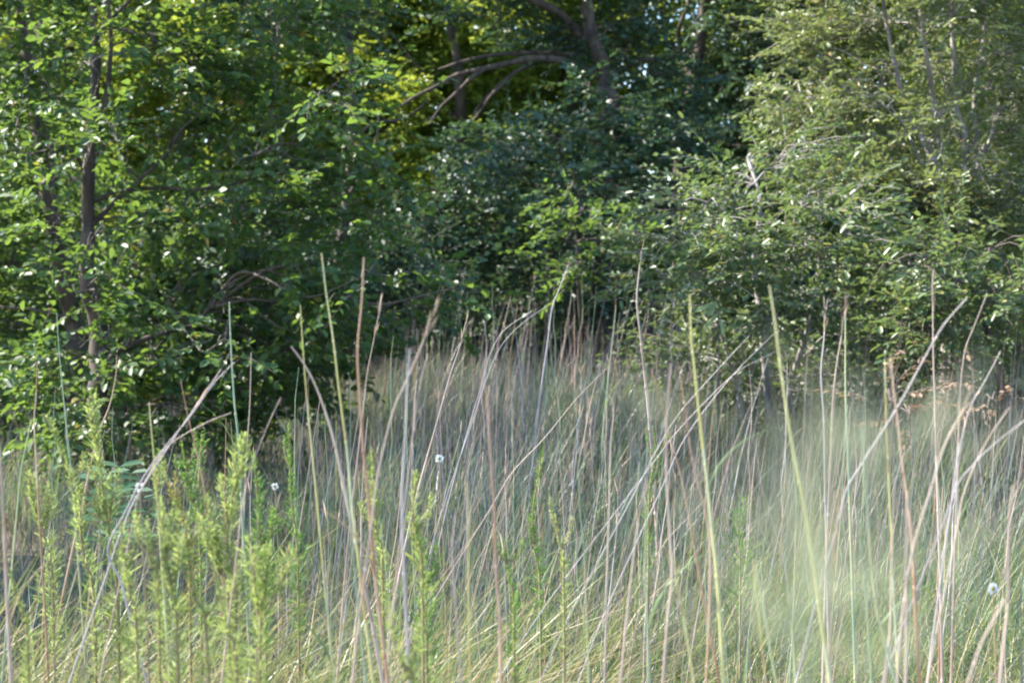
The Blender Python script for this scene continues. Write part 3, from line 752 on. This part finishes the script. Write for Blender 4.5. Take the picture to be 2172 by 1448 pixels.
ST = [
 ('green', 3.4, 6, [(97, 665), (105, 760), (123, 920), (138, 1040), (150, 1180)], 'thin green stalk rising straight before the oaks, near the left edge', 1, 0),
 ('red', 3.6, 7, [(252, 753), (250, 795), (236, 860), (215, 912), (196, 985), (180, 1060)], 'rusty brown stalk whose tip curls upright above the tall feathery weed', 0, 0),
 ('red', 3.3, 7, [(50, 770), (49, 850), (46, 900), (53, 1000), (60, 1090)], 'brown stalk crossing a shorter slanting one at the left edge', 0, 0),
 ('green', 3.1, 7, [(47, 895), (32, 970), (24, 1020), (18, 1100)], 'short pale stalk slanting across the brown one at the left edge', 0, 0),
 ('dry', 2.6, 11, [(1, 815), (7, 930), (14, 1040), (20, 1200), (24, 1300)], 'thick tan stalk on the very left edge of the picture', 1, 0),
 ('yellow', 3.0, 8, [(318, 852), (322, 900), (328, 965), (334, 1040), (340, 1130)], 'yellow green stalk with a blunt top amid the left feathery weeds', 0, 0),
 ('grey', 2.9, 7, [(492, 770), (450, 812), (400, 882), (345, 950), (300, 1012), (262, 1085), (223, 1168), (252, 1240), (275, 1330)], 'long grey stalk leaning right with a sharp elbow low down', 0, 0),
 ('grey', 3.0, 6, [(484, 778), (412, 882), (332, 1002), (296, 1062), (266, 1135), (240, 1210)], 'long grey stalk leaning right, running close beside the elbowed one', 0, 1),
 ('dry', 3.0, 5, [(497, 872), (440, 895), (370, 937), (330, 990), (300, 1050), (285, 1120)], 'thin stalk arching over to the right below the long leaning pair', 0, 0),
 ('green', 3.4, 9, [(483, 640), (486, 720), (494, 850), (503, 935), (510, 1060)], 'tall blue green stalk before the dark foliage, left of the middle', 1, 0),
 ('dry', 3.6, 6, [(540, 745), (537, 850), (530, 950), (525, 1050)], 'thin brown stalk right of the tall blue green one', 0, 0),
 ('red', 3.5, 7, [(405, 800), (420, 880), (440, 970), (458, 1070)], 'dark brown stalk leaning left in front of the shaded hollow', 0, 0),
 ('dry', 3.0, 7, [(612, 835), (590, 880), (565, 940), (548, 985), (530, 1060), (520, 1140)], 'tan stalk bending right beside the brightest feathery weed', 0, 0),
 ('dry', 2.9, 12, [(634, 729), (658, 762), (680, 802), (702, 860), (722, 930), (738, 1010)], 'stout grey dead stem with a blunt tip bent over to the left', 0, 0),
 ('yellow', 2.7, 9, [(680, 536), (690, 620), (705, 720), (718, 830), (735, 960), (746, 1080), (764, 1230), (776, 1330)], 'tallest yellow green stalk with red joints, left of the middle', 1, 0),
 ('red', 2.7, 11, [(784, 548), (779, 640), (770, 740), (775, 850), (782, 960), (792, 1060), (803, 1200), (814, 1300), (830, 1440)], 'tall reddish brown stalk with a green foot, next to the tallest yellow one', 2, 0),
 ('dry', 3.4, 6, [(808, 650), (795, 720), (781, 790), (773, 860)], 'thin stalk leaning right behind the reddish brown one', 0, 1),
 ('dry', 2.5, 8, [(922, 677), (900, 730), (870, 800), (845, 855), (822, 940), (806, 1020), (796, 1100)], 'pale tan stalk curving up to a fine slanting tip in the middle', 0, 1),
 ('grey', 2.4, 11, [(875, 735), (870, 800), (866, 900), (860, 1000), (858, 1100), (862, 1200), (868, 1340)], 'upright lilac grey stalk crossing the pale curving one', 0, 0),
 ('dry', 2.6, 6, [(903, 755), (890, 800), (876, 880), (868, 950)], 'short tan stalk hugging the lilac grey one', 0, 0),
 ('red', 2.5, 10, [(1018, 780), (1034, 840), (1040, 940), (1045, 1020), (1050, 1100), (1052, 1200), (1060, 1300), (1063, 1440)], 'reddish tan stalk with a kinked top, standing alone in the middle', 0, 0),
 ('yellow', 3.0, 7, [(653, 645), (657, 720), (662, 800), (670, 900), (681, 1020), (692, 1150)], 'slender yellow stalk left of the tallest yellow green one', 1, 0),
 ('green', 2.5, 9, [(748, 1025), (757, 1120), (768, 1250), (782, 1400)], 'short green stalk with yellow bands beside the reddish brown one', 1, 0),
 ('dry', 2.2, 9, [(961, 1110), (955, 1190), (962, 1290), (973, 1440)], 'broken off tan stalk low in the middle', 0, 0),
 ('yellow', 2.3, 9, [(990, 1020), (995, 1100), (994, 1250), (998, 1440)], 'cut yellow green stalk with a torn leaf sheath, low in the middle', 2, 0),
 ('grey', 7.5, 6, [(1203, 563), (1185, 612), (1170, 655), (1160, 730)], 'thin pale stalk leaning right at the far end of the clearing', 0, 1),
 ('dry', 6.5, 9, [(1355, 535), (1350, 580), (1346, 640), (1355, 720)], 'tall pinkish plume against the dark hollow by the olive bush', 0, 1),
 ('yellow', 2.4, 13, [(1472, 625), (1475, 720), (1482, 790), (1490, 870), (1500, 960), (1508, 1030), (1516, 1120), (1526, 1210), (1535, 1340), (1540, 1440)], 'tall yellow stalk with a red band half way, before the olive bush', 1, 0),
 ('dry', 2.5, 10, [(1414, 765), (1408, 850), (1405, 940), (1408, 1040), (1415, 1140), (1419, 1210), (1410, 1300), (1400, 1440)], 'pinkish tan stalk with a pale top, left of the red banded yellow one', 0, 0),
 ('red', 2.6, 8, [(1445, 800), (1456, 870), (1466, 950), (1480, 1020), (1494, 1070), (1506, 1140), (1508, 1250), (1500, 1440)], 'orange brown stalk slanting behind the red banded yellow one', 0, 0),
 ('red', 2.9, 7, [(1378, 780), (1400, 850), (1421, 930), (1440, 1000), (1456, 1080), (1476, 1190)], 'orange stalk leaning left between the pinkish and the yellow ones', 0, 0),
 ('dry', 2.5, 9, [(1366, 1010), (1350, 1090), (1336, 1200), (1326, 1290), (1314, 1420)], 'pinkish grey stalk leaning right, low in the right middle', 0, 0),
 ('green', 2.5, 9, [(1360, 1030), (1362, 1110), (1360, 1200), (1366, 1300), (1371, 1440)], 'green and yellow banded stalk crossing the leaning pinkish one', 1, 0),
 ('yellow', 2.3, 11, [(1421, 1172), (1432, 1240), (1450, 1340), (1466, 1440)], 'cut yellow stump of a stalk beside the pinkish tan one', 0, 0),
 ('green', 2.9, 7, [(1224, 990), (1228, 1080), (1236, 1150), (1240, 1250)], 'blue green stalk amid small green weeds, right of the middle', 0, 0),
 ('grey', 3.4, 3.6, [(1640, 700), (1560, 780), (1490, 865), (1440, 940), (1400, 1030)], 'thin wiry stem slanting far right across the yellow stalk, uppermost', 0, 0),
 ('grey', 3.2, 3.6, [(1605, 715), (1525, 800), (1450, 885), (1400, 965), (1350, 1060)], 'thin wiry stem slanting right, just left of the uppermost one', 0, 0),
 ('grey', 3.3, 3.6, [(1650, 748), (1570, 790), (1500, 855), (1430, 930), (1370, 1010)], 'thin wiry stem bowed to the right below the uppermost one', 0, 0),
 ('dry', 3.6, 3.6, [(1292, 778), (1225, 845), (1155, 930), (1085, 1005), (1040, 1080)], 'thin wiry stem slanting right across the middle of the meadow', 0, 0),
 ('grey', 4.0, 3.6, [(1160, 650), (1105, 690), (1060, 740), (1030, 810), (1000, 900)], 'bowed wiry stem at the back left of the clearing', 0, 0),
 ('grey', 4.2, 3.6, [(1128, 660), (1070, 700), (1040, 750), (1020, 820)], 'shorter bowed wiry stem beside the bowed one at the back left', 0, 0),
 ('dry', 2.8, 7, [(1284, 830), (1300, 850), (1304, 880), (1298, 940), (1296, 1010)], 'pale stalk with its tip hooked over to the left', 0, 0),
 ('yellow', 2.2, 13, [(1647, 606), (1658, 680), (1665, 740), (1672, 800), (1685, 890), (1698, 970), (1715, 1060), (1726, 1120), (1736, 1190), (1750, 1290), (1766, 1410)], 'tallest pale yellow stalk on the right, leaning slightly left', 0, 0),
 ('dry', 3.2, 8, [(1796, 655), (1786, 720), (1776, 780), (1768, 860), (1764, 960)], 'pinkish stalk leaning right before the olive bush', 0, 1),
 ('grey', 3.4, 9, [(1744, 665), (1742, 720), (1736, 790), (1742, 880), (1745, 990)], 'dark purplish stalk left of the leaning pinkish one', 0, 1),
 ('green', 3.2, 9, [(1820, 650), (1818, 750), (1817, 850), (1820, 960), (1822, 1080)], 'grey green upright stalk right of the leaning pinkish one', 0, 0),
 ('grey', 2.6, 7, [(2010, 630), (1962, 688), (1922, 760), (1880, 840), (1832, 920), (1802, 970), (1772, 1020), (1755, 1090)], 'long purple grey stem leaning far to the right', 0, 0),
 ('red', 2.3, 12, [(1925, 762), (1930, 830), (1938, 900), (1945, 980), (1955, 1060), (1965, 1160), (1970, 1300), (1975, 1440)], 'sturdy orange brown stalk on the right, its top cut square', 0, 0),
 ('dry', 2.4, 10, [(2000, 855), (1976, 900), (1956, 950), (1940, 1010), (1925, 1060), (1906, 1130), (1890, 1230), (1880, 1340), (1876, 1440)], 'bright tan stalk bowed right, crossing the sturdy orange brown one', 0, 1),
 ('dry', 3.2, 8, [(1978, 590), (1979, 680), (1980, 760), (1983, 860), (1986, 960)], 'straight brown stalk rising before the leaf shelf on the right', 0, 1),
 ('dry', 3.0, 6, [(2097, 622), (2070, 690), (2050, 742), (2040, 820), (2036, 930)], 'thin stalk leaning right before the dark hollow', 0, 0),
 ('grey', 2.8, 6, [(2130, 745), (2096, 810), (2062, 872), (2036, 980), (2022, 1080)], 'thin purple stem slanting right below the dark hollow', 0, 0),
 ('grey', 2.6, 6, [(2172, 855), (2120, 890), (2062, 938), (2030, 972), (2000, 1010), (1975, 1080)], 'wiry stem bending flat towards the right edge', 0, 0),
 ('dry', 2.5, 7, [(2166, 868), (2122, 930), (2090, 990), (2062, 1060), (2046, 1140)], 'wiry stem just under the flat bending one at the right edge', 0, 0),
 ('yellow', 2.7, 8, [(1868, 760), (1870, 830), (1872, 900), (1876, 980), (1882, 1100)], 'yellow green stalk left of the sturdy orange brown one', 1, 0),
 ('red', 2.3, 11, [(1760, 1030), (1755, 1100), (1748, 1180), (1745, 1290), (1740, 1440)], 'pink stalk crossing the foot of the tallest pale yellow one', 0, 0),
 ('dry', 2.2, 12, [(1944, 1050), (1940, 1200), (1940, 1300), (1937, 1440)], 'thick straight tan stalk low on the right', 0, 0),
 ('dry', 2.2, 13, [(2155, 1030), (2146, 1090), (2143, 1180), (2142, 1280), (2130, 1400)], 'thick dull brown stalk at the right edge', 0, 0),
 ('dry', 1.9, 13, [(2178, 1300), (2150, 1350), (2122, 1400), (2100, 1460)], 'thick tan stalk slanting out of the bottom right corner', 0, 0),
 ('yellow', 2.4, 9, [(1595, 1183), (1605, 1280), (1615, 1370), (1623, 1440)], 'short yellow stalk, left one of a low pair right of the middle', 1, 0),
 ('green', 2.2, 12, [(1615, 1213), (1635, 1320), (1655, 1440)], 'short wide green stalk, right one of a low pair right of the middle', 1, 0),
 ('green', 2.5, 10, [(1678, 1183), (1685, 1260), (1692, 1330), (1698, 1440)], 'green stalk left of the foot of the tallest pale yellow one', 1, 0),
 ('green', 2.6, 8, [(1795, 1060), (1805, 1150), (1815, 1230), (1823, 1330), (1831, 1440)], 'thin green stalk right of the pink one', 1, 0),
 ('green', 2.4, 10, [(1834, 900), (1840, 1000), (1847, 1100), (1853, 1200), (1866, 1300), (1886, 1380)], 'long soft green stalk with a green leaf at its foot, on the right', 2, 0),
 ('dry', 2.4, 9, [(1922, 1025), (1917, 1110), (1912, 1230), (1908, 1340), (1896, 1440)], 'narrow tan stalk left of the thick straight tan one', 0, 0),
 ('dry', 4.5, 7, [(985, 688), (972, 740), (952, 800), (930, 880)], 'faint tan stalk left of the bowed wiry stems', 0, 1),
]
for kind, Y, w, pts, label, nb, hd in ST:
    stalk(kind, Y, w, pts, label, nb, bool(hd))

# the many thinner stalks further in: one of each kind, then copies
protos = []
for i in range(16):
    kind = ['dry', 'grey', 'green', 'dry', 'grey', 'dry', 'green', 'red'][i % 8]
    H = random.uniform(1.15, 1.6)
    ln = random.gauss(.05, .08)
    cv = random.uniform(-.12, .25)
    path = [Vector((ln * t * H + cv * t ** 3 * .4, random.uniform(-.01, .01), t * H)) for t in np.linspace(0, 1, 12)]
    mb = MB()
    stalk_mesh(mb, path, .0034, .0009, .19)
    o = mb.build('grass_stalk', M['stalk_' + kind], None, None, True)
    ch = []
    if i % 4 == 0:
        ch.append(seed_head(path, .07, 9).build('seed_head', M['seed'], o))
    if i % 2 == 0:
        ch.append(leaf_blade(path[7], random.uniform(0, 6), .22, .005).build('leaf_blade', M['grass_dry' if kind != 'green' else 'grass_green'], o))
    protos.append((o, ch))
places = []
for i in range(232):
    zone = random.random()
    if zone < .42:                                   # the far end of the clearing
        Y = random.uniform(7, 14.5)
        px = random.uniform(880, 1480) if Y > 9 else random.uniform(760, 1700)
        lab, grp = 'slim stalk among the shaded stand at the far end of the clearing', 'shaded stalks at the far end of the clearing'
    elif zone < .72:                                 # the middle distance
        Y = random.uniform(3.6, 7)
        px = random.uniform(560, 1720)
        lab, grp = 'slim stalk in the middle stand between foreground and clearing', 'slim stalks in the middle of the meadow'
    elif zone < .87:
        Y = random.uniform(3.4, 7)
        px = random.uniform(1650, 2200)
        lab, grp = 'slim stalk in the sparse stand below the olive bushes', 'slim stalks below the olive bushes'
    else:
        Y = random.uniform(3.6, 6.5)
        px = random.uniform(-20, 620)
        lab, grp = 'slim stalk standing behind the feathery weeds', 'slim stalks behind the feathery weeds'
    places.append((at(px, 600, Y).x, Y, lab, grp))
for i, (x, Y, lab, grp) in enumerate(places):
    src, kids = protos[i % len(protos)]
    first = i < len(protos)
    o = src if first else src.copy()
    if not first:
        COL.objects.link(o)
    o.location = (x, Y, ground_z(x, Y) - .01)
    s = random.uniform(.66, 1.0) if Y > 7 else random.uniform(.56, .86)
    o.scale = (s * (1.25 if Y > 7 else 1.0), s * (1.25 if Y > 7 else 1.0), s)
    o.rotation_euler = (random.gauss(0, .03), random.gauss(0, .035), random.gauss(0, .9))
    tag(o, lab, 'grass stalk', grp)
    if not first:
        for c in kids:
            d = c.copy()
            d.parent = o
            COL.objects.link(d)


# ------------------------------------------------------------------ feathery weeds
def weed(Y, pts, wpx, label, mat='weed_leaf', dens=1.0, name='feathery_weed', branches=()):
    w = [at(x, y, Y) for x, y in pts][::-1]
    gzv = ground_z(w[0].x, Y)
    steep = (w[0] - w[1])
    low = w[0] + Vector((steep.x * .4, 0, 0))
    w = [Vector((low.x, Y, gzv - .02)), w[0].lerp(Vector((low.x, Y, gzv)), .5)] + w
    path = smooth_path(w, 7)
    base = Vector((low.x, Y, gzv))
    root = empty(name, base, label, 'weed', 'feathery green weeds')
    st = MB()
    st.tube(path, np.linspace(.0035, .0012, len(path)), 5)
    lf = MB()
    llen = random.uniform(.42, .62)

    def fill(path, wid, t0):
        L = [0]
        for a, b in zip(path, path[1:]):
            L.append(L[-1] + (b - a).length)
        tot = L[-1]
        n = int(tot * (1 - t0) * 1500 * dens)
        ts = np.sort(RNG.uniform(t0, 1, n)) ** 1.0
        xs_ = np.interp(ts * tot, L, [q.x for q in path])
        ys_ = np.interp(ts * tot, L, [q.y for q in path])
        zs_ = np.interp(ts * tot, L, [q.z for q in path])
        az = RNG.uniform(0, 2 * math.pi, n)
        el = RNG.uniform(.35, 1.0, n) + .35 * np.clip((ts - .8) / .2, 0, 1)
        D = np.stack([np.cos(az) * np.cos(el), np.sin(az) * np.cos(el), np.sin(el)], axis=1)
        N = np.stack([-np.cos(az) * np.sin(el), -np.sin(az) * np.sin(el), np.cos(el)], axis=1) + RNG.normal(size=(n, 3)) * .7
        env = np.interp(ts, [t0, t0 + .15, .55, .85, 1], [.6, .95, 1, .7, .35])
        # uneven: tufts of short side shoots
        env *= .8 + .35 * np.sin(ts * tot * 38 + az)
        sh = (RNG.random(n) ** 1.4)[:, None] * D * (wid * .35 * env)[:, None]
        P = np.stack([xs_, ys_, zs_], axis=1) + sh
        lf.leaves(P, D, N, wid * llen * env * RNG.uniform(.5, 1.3, n), RNG.uniform(.0014, .0028, n), 0, .08, .1)
    wid = wpx * Y / F_PX * 1.08
    top_len = (w[-1] - w[2]).length
    tot = sum((b - a).length for a, b in zip(path, path[1:]))
    fill(path, wid, max(.12, 1 - top_len / tot - .12))
    for _ in range(random.randint(1, 3)):                  # short side shoots, each its own length and lean
        i = random.randint(int(len(path) * .45), int(len(path) * .86))
        q = path[i]
        e = q + Vector((random.choice((-1, 1)) * random.uniform(.01, .03), random.uniform(-.03, .03), random.uniform(.05, .10)))
        bpth = smooth_path([q, q.lerp(e, .5) + Vector(((e.x - q.x) * .25, 0, -.008)), e], 5)
        st.tube(bpth, np.linspace(.0018, .0008, len(bpth)), 4)
        fill(bpth, wid * random.uniform(.4, .6), .05)
    for bp, bw in branches:
        bpth = smooth_path([at(x, y, Y + random.uniform(-.03, .03)) for x, y in bp][::-1], 6)
        st.tube(bpth, np.linspace(.0025, .001, len(bpth)), 4)
        fill(bpth, bw * Y / F_PX * 1.05, .1)
    st.build('stem', M['weed_stem'], root, base)
    lf.build('foliage', M[mat], root, base)
    return root


weed(3.2, [(96, 884), (128, 950), (150, 1015), (166, 1100), (180, 1190), (200, 1290)], 58, 'feathery weed bowed to the left with a nodding tip, far left', branches=[([(175, 1040), (170, 1090), (172, 1150)], 40)])
weed(3.2, [(197, 842), (205, 920), (214, 1000), (225, 1080), (236, 1160), (250, 1280)], 78, 'tallest feathery weed with a thin spire tip, second from the left', branches=[([(255, 1000), (240, 1050), (232, 1110)], 46), ([(190, 985), (206, 1030), (222, 1090)], 40)])
weed(3.5, [(385, 940), (400, 1020), (415, 1090), (425, 1190)], 44, 'dull green forked weed standing before the dark hollow', 'weed_dark', branches=[([(428, 922), (424, 980), (420, 1060), (424, 1130)], 44)])
weed(3.0, [(503, 938), (498, 1010), (490, 1080), (482, 1160), (500, 1270)], 84, 'brightest full feathery weed with a broad bushy top', branches=[([(470, 1010), (478, 1060), (484, 1120)], 46)])
weed(3.5, [(612, 912), (615, 1000), (620, 1080), (632, 1200)], 54, 'slim dark green weed right of the bright bushy one', 'weed_dark')
weed(3.1, [(788, 955), (791, 1040), (800, 1130), (812, 1230)], 60, 'feathery weed wrapped round the foot of the reddish brown stalk')
weed(3.0, [(884, 1005), (876, 1080), (884, 1150), (896, 1230)], 60, 'feathery weed right of the lilac grey stalk')
weed(3.1, [(905, 1180), (900, 1240), (905, 1330)], 90, 'low dark bushy weed at the foot of the lilac grey stalk', 'weed_dark')
weed(3.4, [(62, 1006), (76, 1080), (98, 1150), (112, 1260)], 68, 'low feathery weed under the nodding one, far left', 'weed_leaf')
weed(2.7, [(256, 1108), (264, 1180), (276, 1260), (290, 1360)], 68, 'feathery weed beside the elbowed grey stalk')
weed(2.6, [(310, 1122), (320, 1200), (336, 1280)], 46, 'short narrow feathery weed in the left foreground cluster')
weed(2.6, [(342, 1070), (350, 1150), (362, 1240), (376, 1350)], 72, 'wide feathery weed grown along a tan stem in the left cluster')
weed(2.6, [(395, 1092), (399, 1170), (416, 1270), (440, 1380)], 62, 'feathery weed bending right at its foot in the left cluster')
weed(2.5, [(448, 1188), (466, 1260), (482, 1340), (500, 1430)], 48, 'short slanting feathery weed, lowest of the left cluster')
weed(3.0, [(432, 1062), (450, 1125), (470, 1210), (485, 1300)], 92, 'broad feathery weed behind the slanting one', branches=[([(415, 1090), (440, 1150), (466, 1220)], 50)])
weed(3.3, [(540, 968), (546, 1060), (552, 1140), (562, 1230)], 60, 'feathery weed just right of the bright bushy one', 'weed_dark')
weed(2.7, [(572, 1160), (562, 1250), (552, 1360)], 84, 'yellowing bushy weed with a side shoot, right end of the left cluster', branches=[([(625, 1165), (600, 1220), (570, 1290)], 60), ([(530, 1140), (540, 1230), (548, 1310)], 60)])
weed(3.2, [(325, 996), (332, 1060), (346, 1130), (352, 1210)], 54, 'feathery weed behind the blunt yellow stalk')
weed(3.3, [(346, 985), (362, 1050), (390, 1110), (402, 1190)], 36, 'thin yellow weed leaning left behind the wide feathery one', 'weed_yellow')
weed(3.6, [(1155, 945), (1145, 1000), (1131, 1080), (1135, 1170), (1146, 1260)], 44, 'slender green weed with a yellowing foot in the middle', 'weed_dark')
weed(3.6, [(1385, 908), (1391, 960), (1381, 1020), (1376, 1120)], 30, 'small thin green weed left of the pinkish tan stalk', 'weed_dark')
weed(3.2, [(1176, 1094), (1186, 1150), (1196, 1230)], 36, 'short green weed right of the slender one in the middle', 'weed_leaf')
weed(3.0, [(1070, 1148), (1080, 1230), (1090, 1310)], 38, 'short green weed right of the reddish tan stalk', 'weed_dark')
weed(2.2, [(850, 1400), (866, 1440), (880, 1500)], 60, 'weed with a pale tip cut by the bottom of the picture')
weed(2.6, [(8, 1172), (28, 1240), (50, 1310), (60, 1400)], 40, 'pale tipped weed on the left edge')
weed(4.2, [(1560, 1090), (1566, 1140), (1570, 1200)], 95, 'low bushy weed right of the red banded yellow stalk', 'weed_dark', .5)

# rusty dead undergrowth below the bushes on the right
tree('rust brown dead shoots under the bushes, left of the dark hollow', 7.6, [([(1892, 1330), (1894, 1000), (1898, 850)], 6, 3)], [(1890, 850, 44, 20, 0), (1930, 880, 34, 18, .1)], 'rust', (.04, .016), cover=.22, cat='shrub', name='dead_shrub')
tree('rust brown dead shoots right before the dark hollow at the edge', 7.8, [([(2104, 1310), (2104, 1000), (2106, 850)], 6, 3)], [(2104, 850, 30, 26, 0), (2090, 890, 26, 16, .1)], 'rust', (.04, .016), cover=.22, cat='shrub', name='dead_shrub')
# blue-green plant with paired leaflets
b0 = at(245, 1060, 4.4)
base = Vector((b0.x, 4.4, ground_z(b0.x, 4.4)))
bp = empty('broad_leaved_plant', base, 'blue green plant with broad paired leaflets behind the tallest feathery weed', 'plant')
st, lf = MB(), MB()
for k in range(5):
    top = at(205 + 24 * k, 990 + 14 * abs(k - 2), 4.4 + .05 * (k - 2))
    path = smooth_path([base, base.lerp(top, .5) + Vector((0, 0, .04)), top], 6)
    st.tube(path, np.linspace(.003, .0015, len(path)), 5)
    P, D, N = [], [], []
    for j in range(4):
        q = path[-1].lerp(path[-3], j / 3)
        for s in (-1, 1):
            P.append(tuple(q))
            D.append((s * .9, random.uniform(-.4, .4), .25))
            N.append((random.uniform(-.3, .3), -.5, 1))
    lf.leaves(np.array(P), np.array(D), np.array(N), RNG.uniform(.05, .075, len(P)), RNG.uniform(.018, .026, len(P)))
st.build('stem', M['weed_stem'], bp, base)
lf.build('foliage', M['teal_leaf'], bp, base)


# white flowers
def flower(px, py, Y, r, label):
    c = at(px, py, Y)
    base = Vector((c.x + .02, Y, ground_z(c.x, Y)))
    root = empty('white_flower', base, label, 'flower', 'white flowers in the grass')
    s = MB()
    s.tube(smooth_path([base, base.lerp(c, .6) + Vector((.01, 0, 0)), c], 6), np.linspace(.002, .0012, 13), 5)
    s.build('stem', M['weed_stem'], root, base)
    n = 14
    az = np.linspace(0, 2 * math.pi, n, endpoint=False)
    D = np.stack([np.cos(az), -.3 + .2 * np.sin(az * 3), np.sin(az) + .35], axis=1)
    pm = MB()
    pm.leaves(np.tile(np.array(tuple(c)), (n, 1)), D, np.tile(np.array([0, -1.0, .5]), (n, 1)) + RNG.normal(size=(n, 3)) * .2, RNG.uniform(.8, 1.2, n) * r, np.full(n, r * .4))
    pm.build('petals', M['petal'], root, base)
    cm = MB()
    cm.tube([c + Vector((0, -.001, -.002)), c + Vector((0, -.003, .001)), c + Vector((0, -.005, .004))], [r * .3, r * .28, .0005], 8)
    cm.build('flower_centre', M['weed_yellow'], root, base)


flower(932, 972, 4.2, .012, 'small white flower among the stalks in the middle of the meadow')
flower(2106, 1247, 2.9, .011, 'white starry flower in the grass near the right edge')
flower(583, 1031, 4.0, .010, 'tiny white flower by the bright bushy weed')
flower(296, 1032, 3.0, .009, 'white flower head held by the long leaning grey stalks')

# the long pale leaf hanging before the olive bush
c = at(1525, 640, 9.0)
base = Vector((c.x, 9.0, ground_z(c.x, 9)))
ph = empty('broad_leaved_sapling', base, 'sapling with long pale drooping leaves in front of the olive bush', 'sapling')
s = MB()
s.tube(smooth_path([base, base.lerp(c, .6), c], 6), np.linspace(.008, .003, 13), 6)
s.build('stem', M['twig'], ph, base)
n = 5
D = np.array([(-.75, -.2, -.75), (-.5, -.3, -.9), (-.6, 0, -.6), (.3, -.3, -.8), (-.9, -.2, -.25)])
lf = MB()
lf.leaves(np.array([tuple(c + Vector((random.uniform(-.02, .02), 0, random.uniform(-.12, .04)))) for _ in range(n)]), D, np.tile(np.array([.3, -1.0, .6]), (n, 1)), RNG.uniform(.09, .15, n), RNG.uniform(.022, .034, n), 0, .25)
lf.build('foliage', M['pale_leaf'], ph, base)


# grass heads standing close to the lens, far out of focus in the photograph
def near_grass(px, y0, y1, Y, n, wid, mat, label):
    a, b = at(px, y0, Y), at(px - 30, y1, Y)
    base = Vector((b.x, Y, ground_z(b.x, Y)))
    root = empty('near_grass_plume', base, label, 'grass plume')
    path = [base.lerp(b, k / 8) for k in range(8)] + [b.lerp(a, k / 4) for k in range(5)]
    s = MB()
    s.tube(path, np.linspace(.0012, .0006, len(path)), 5)
    s.build('stem', M['stalk_green'], root, base)
    t = RNG.random(n)
    P = np.array(tuple(a)) * t[:, None] + np.array(tuple(b)) * (1 - t[:, None])
    D = np.stack([RNG.normal(0, .5, n), RNG.normal(0, .5, n), RNG.uniform(.4, 1.2, n)], axis=1)
    m = MB()
    P2 = P + RNG.normal(size=(n, 3)) * np.array([wid, wid, .004])
    for k in range(n):
        m.tube([P[k], (P[k] + P2[k]) / 2, P2[k]], .00025, 3)
    m.leaves(P2, D, rand_unit(n), RNG.uniform(.006, .014, n), RNG.uniform(.0008, .0018, n))
    m.build('plume', mat, root, base)


near_grass(1740, 860, 1380, .36, 80, .019, M['plume'], 'blurred pale green grass plume very close to the lens on the right')

print('objects', len(bpy.data.objects), 'faces', sum(len(m.polygons) for m in bpy.data.meshes))
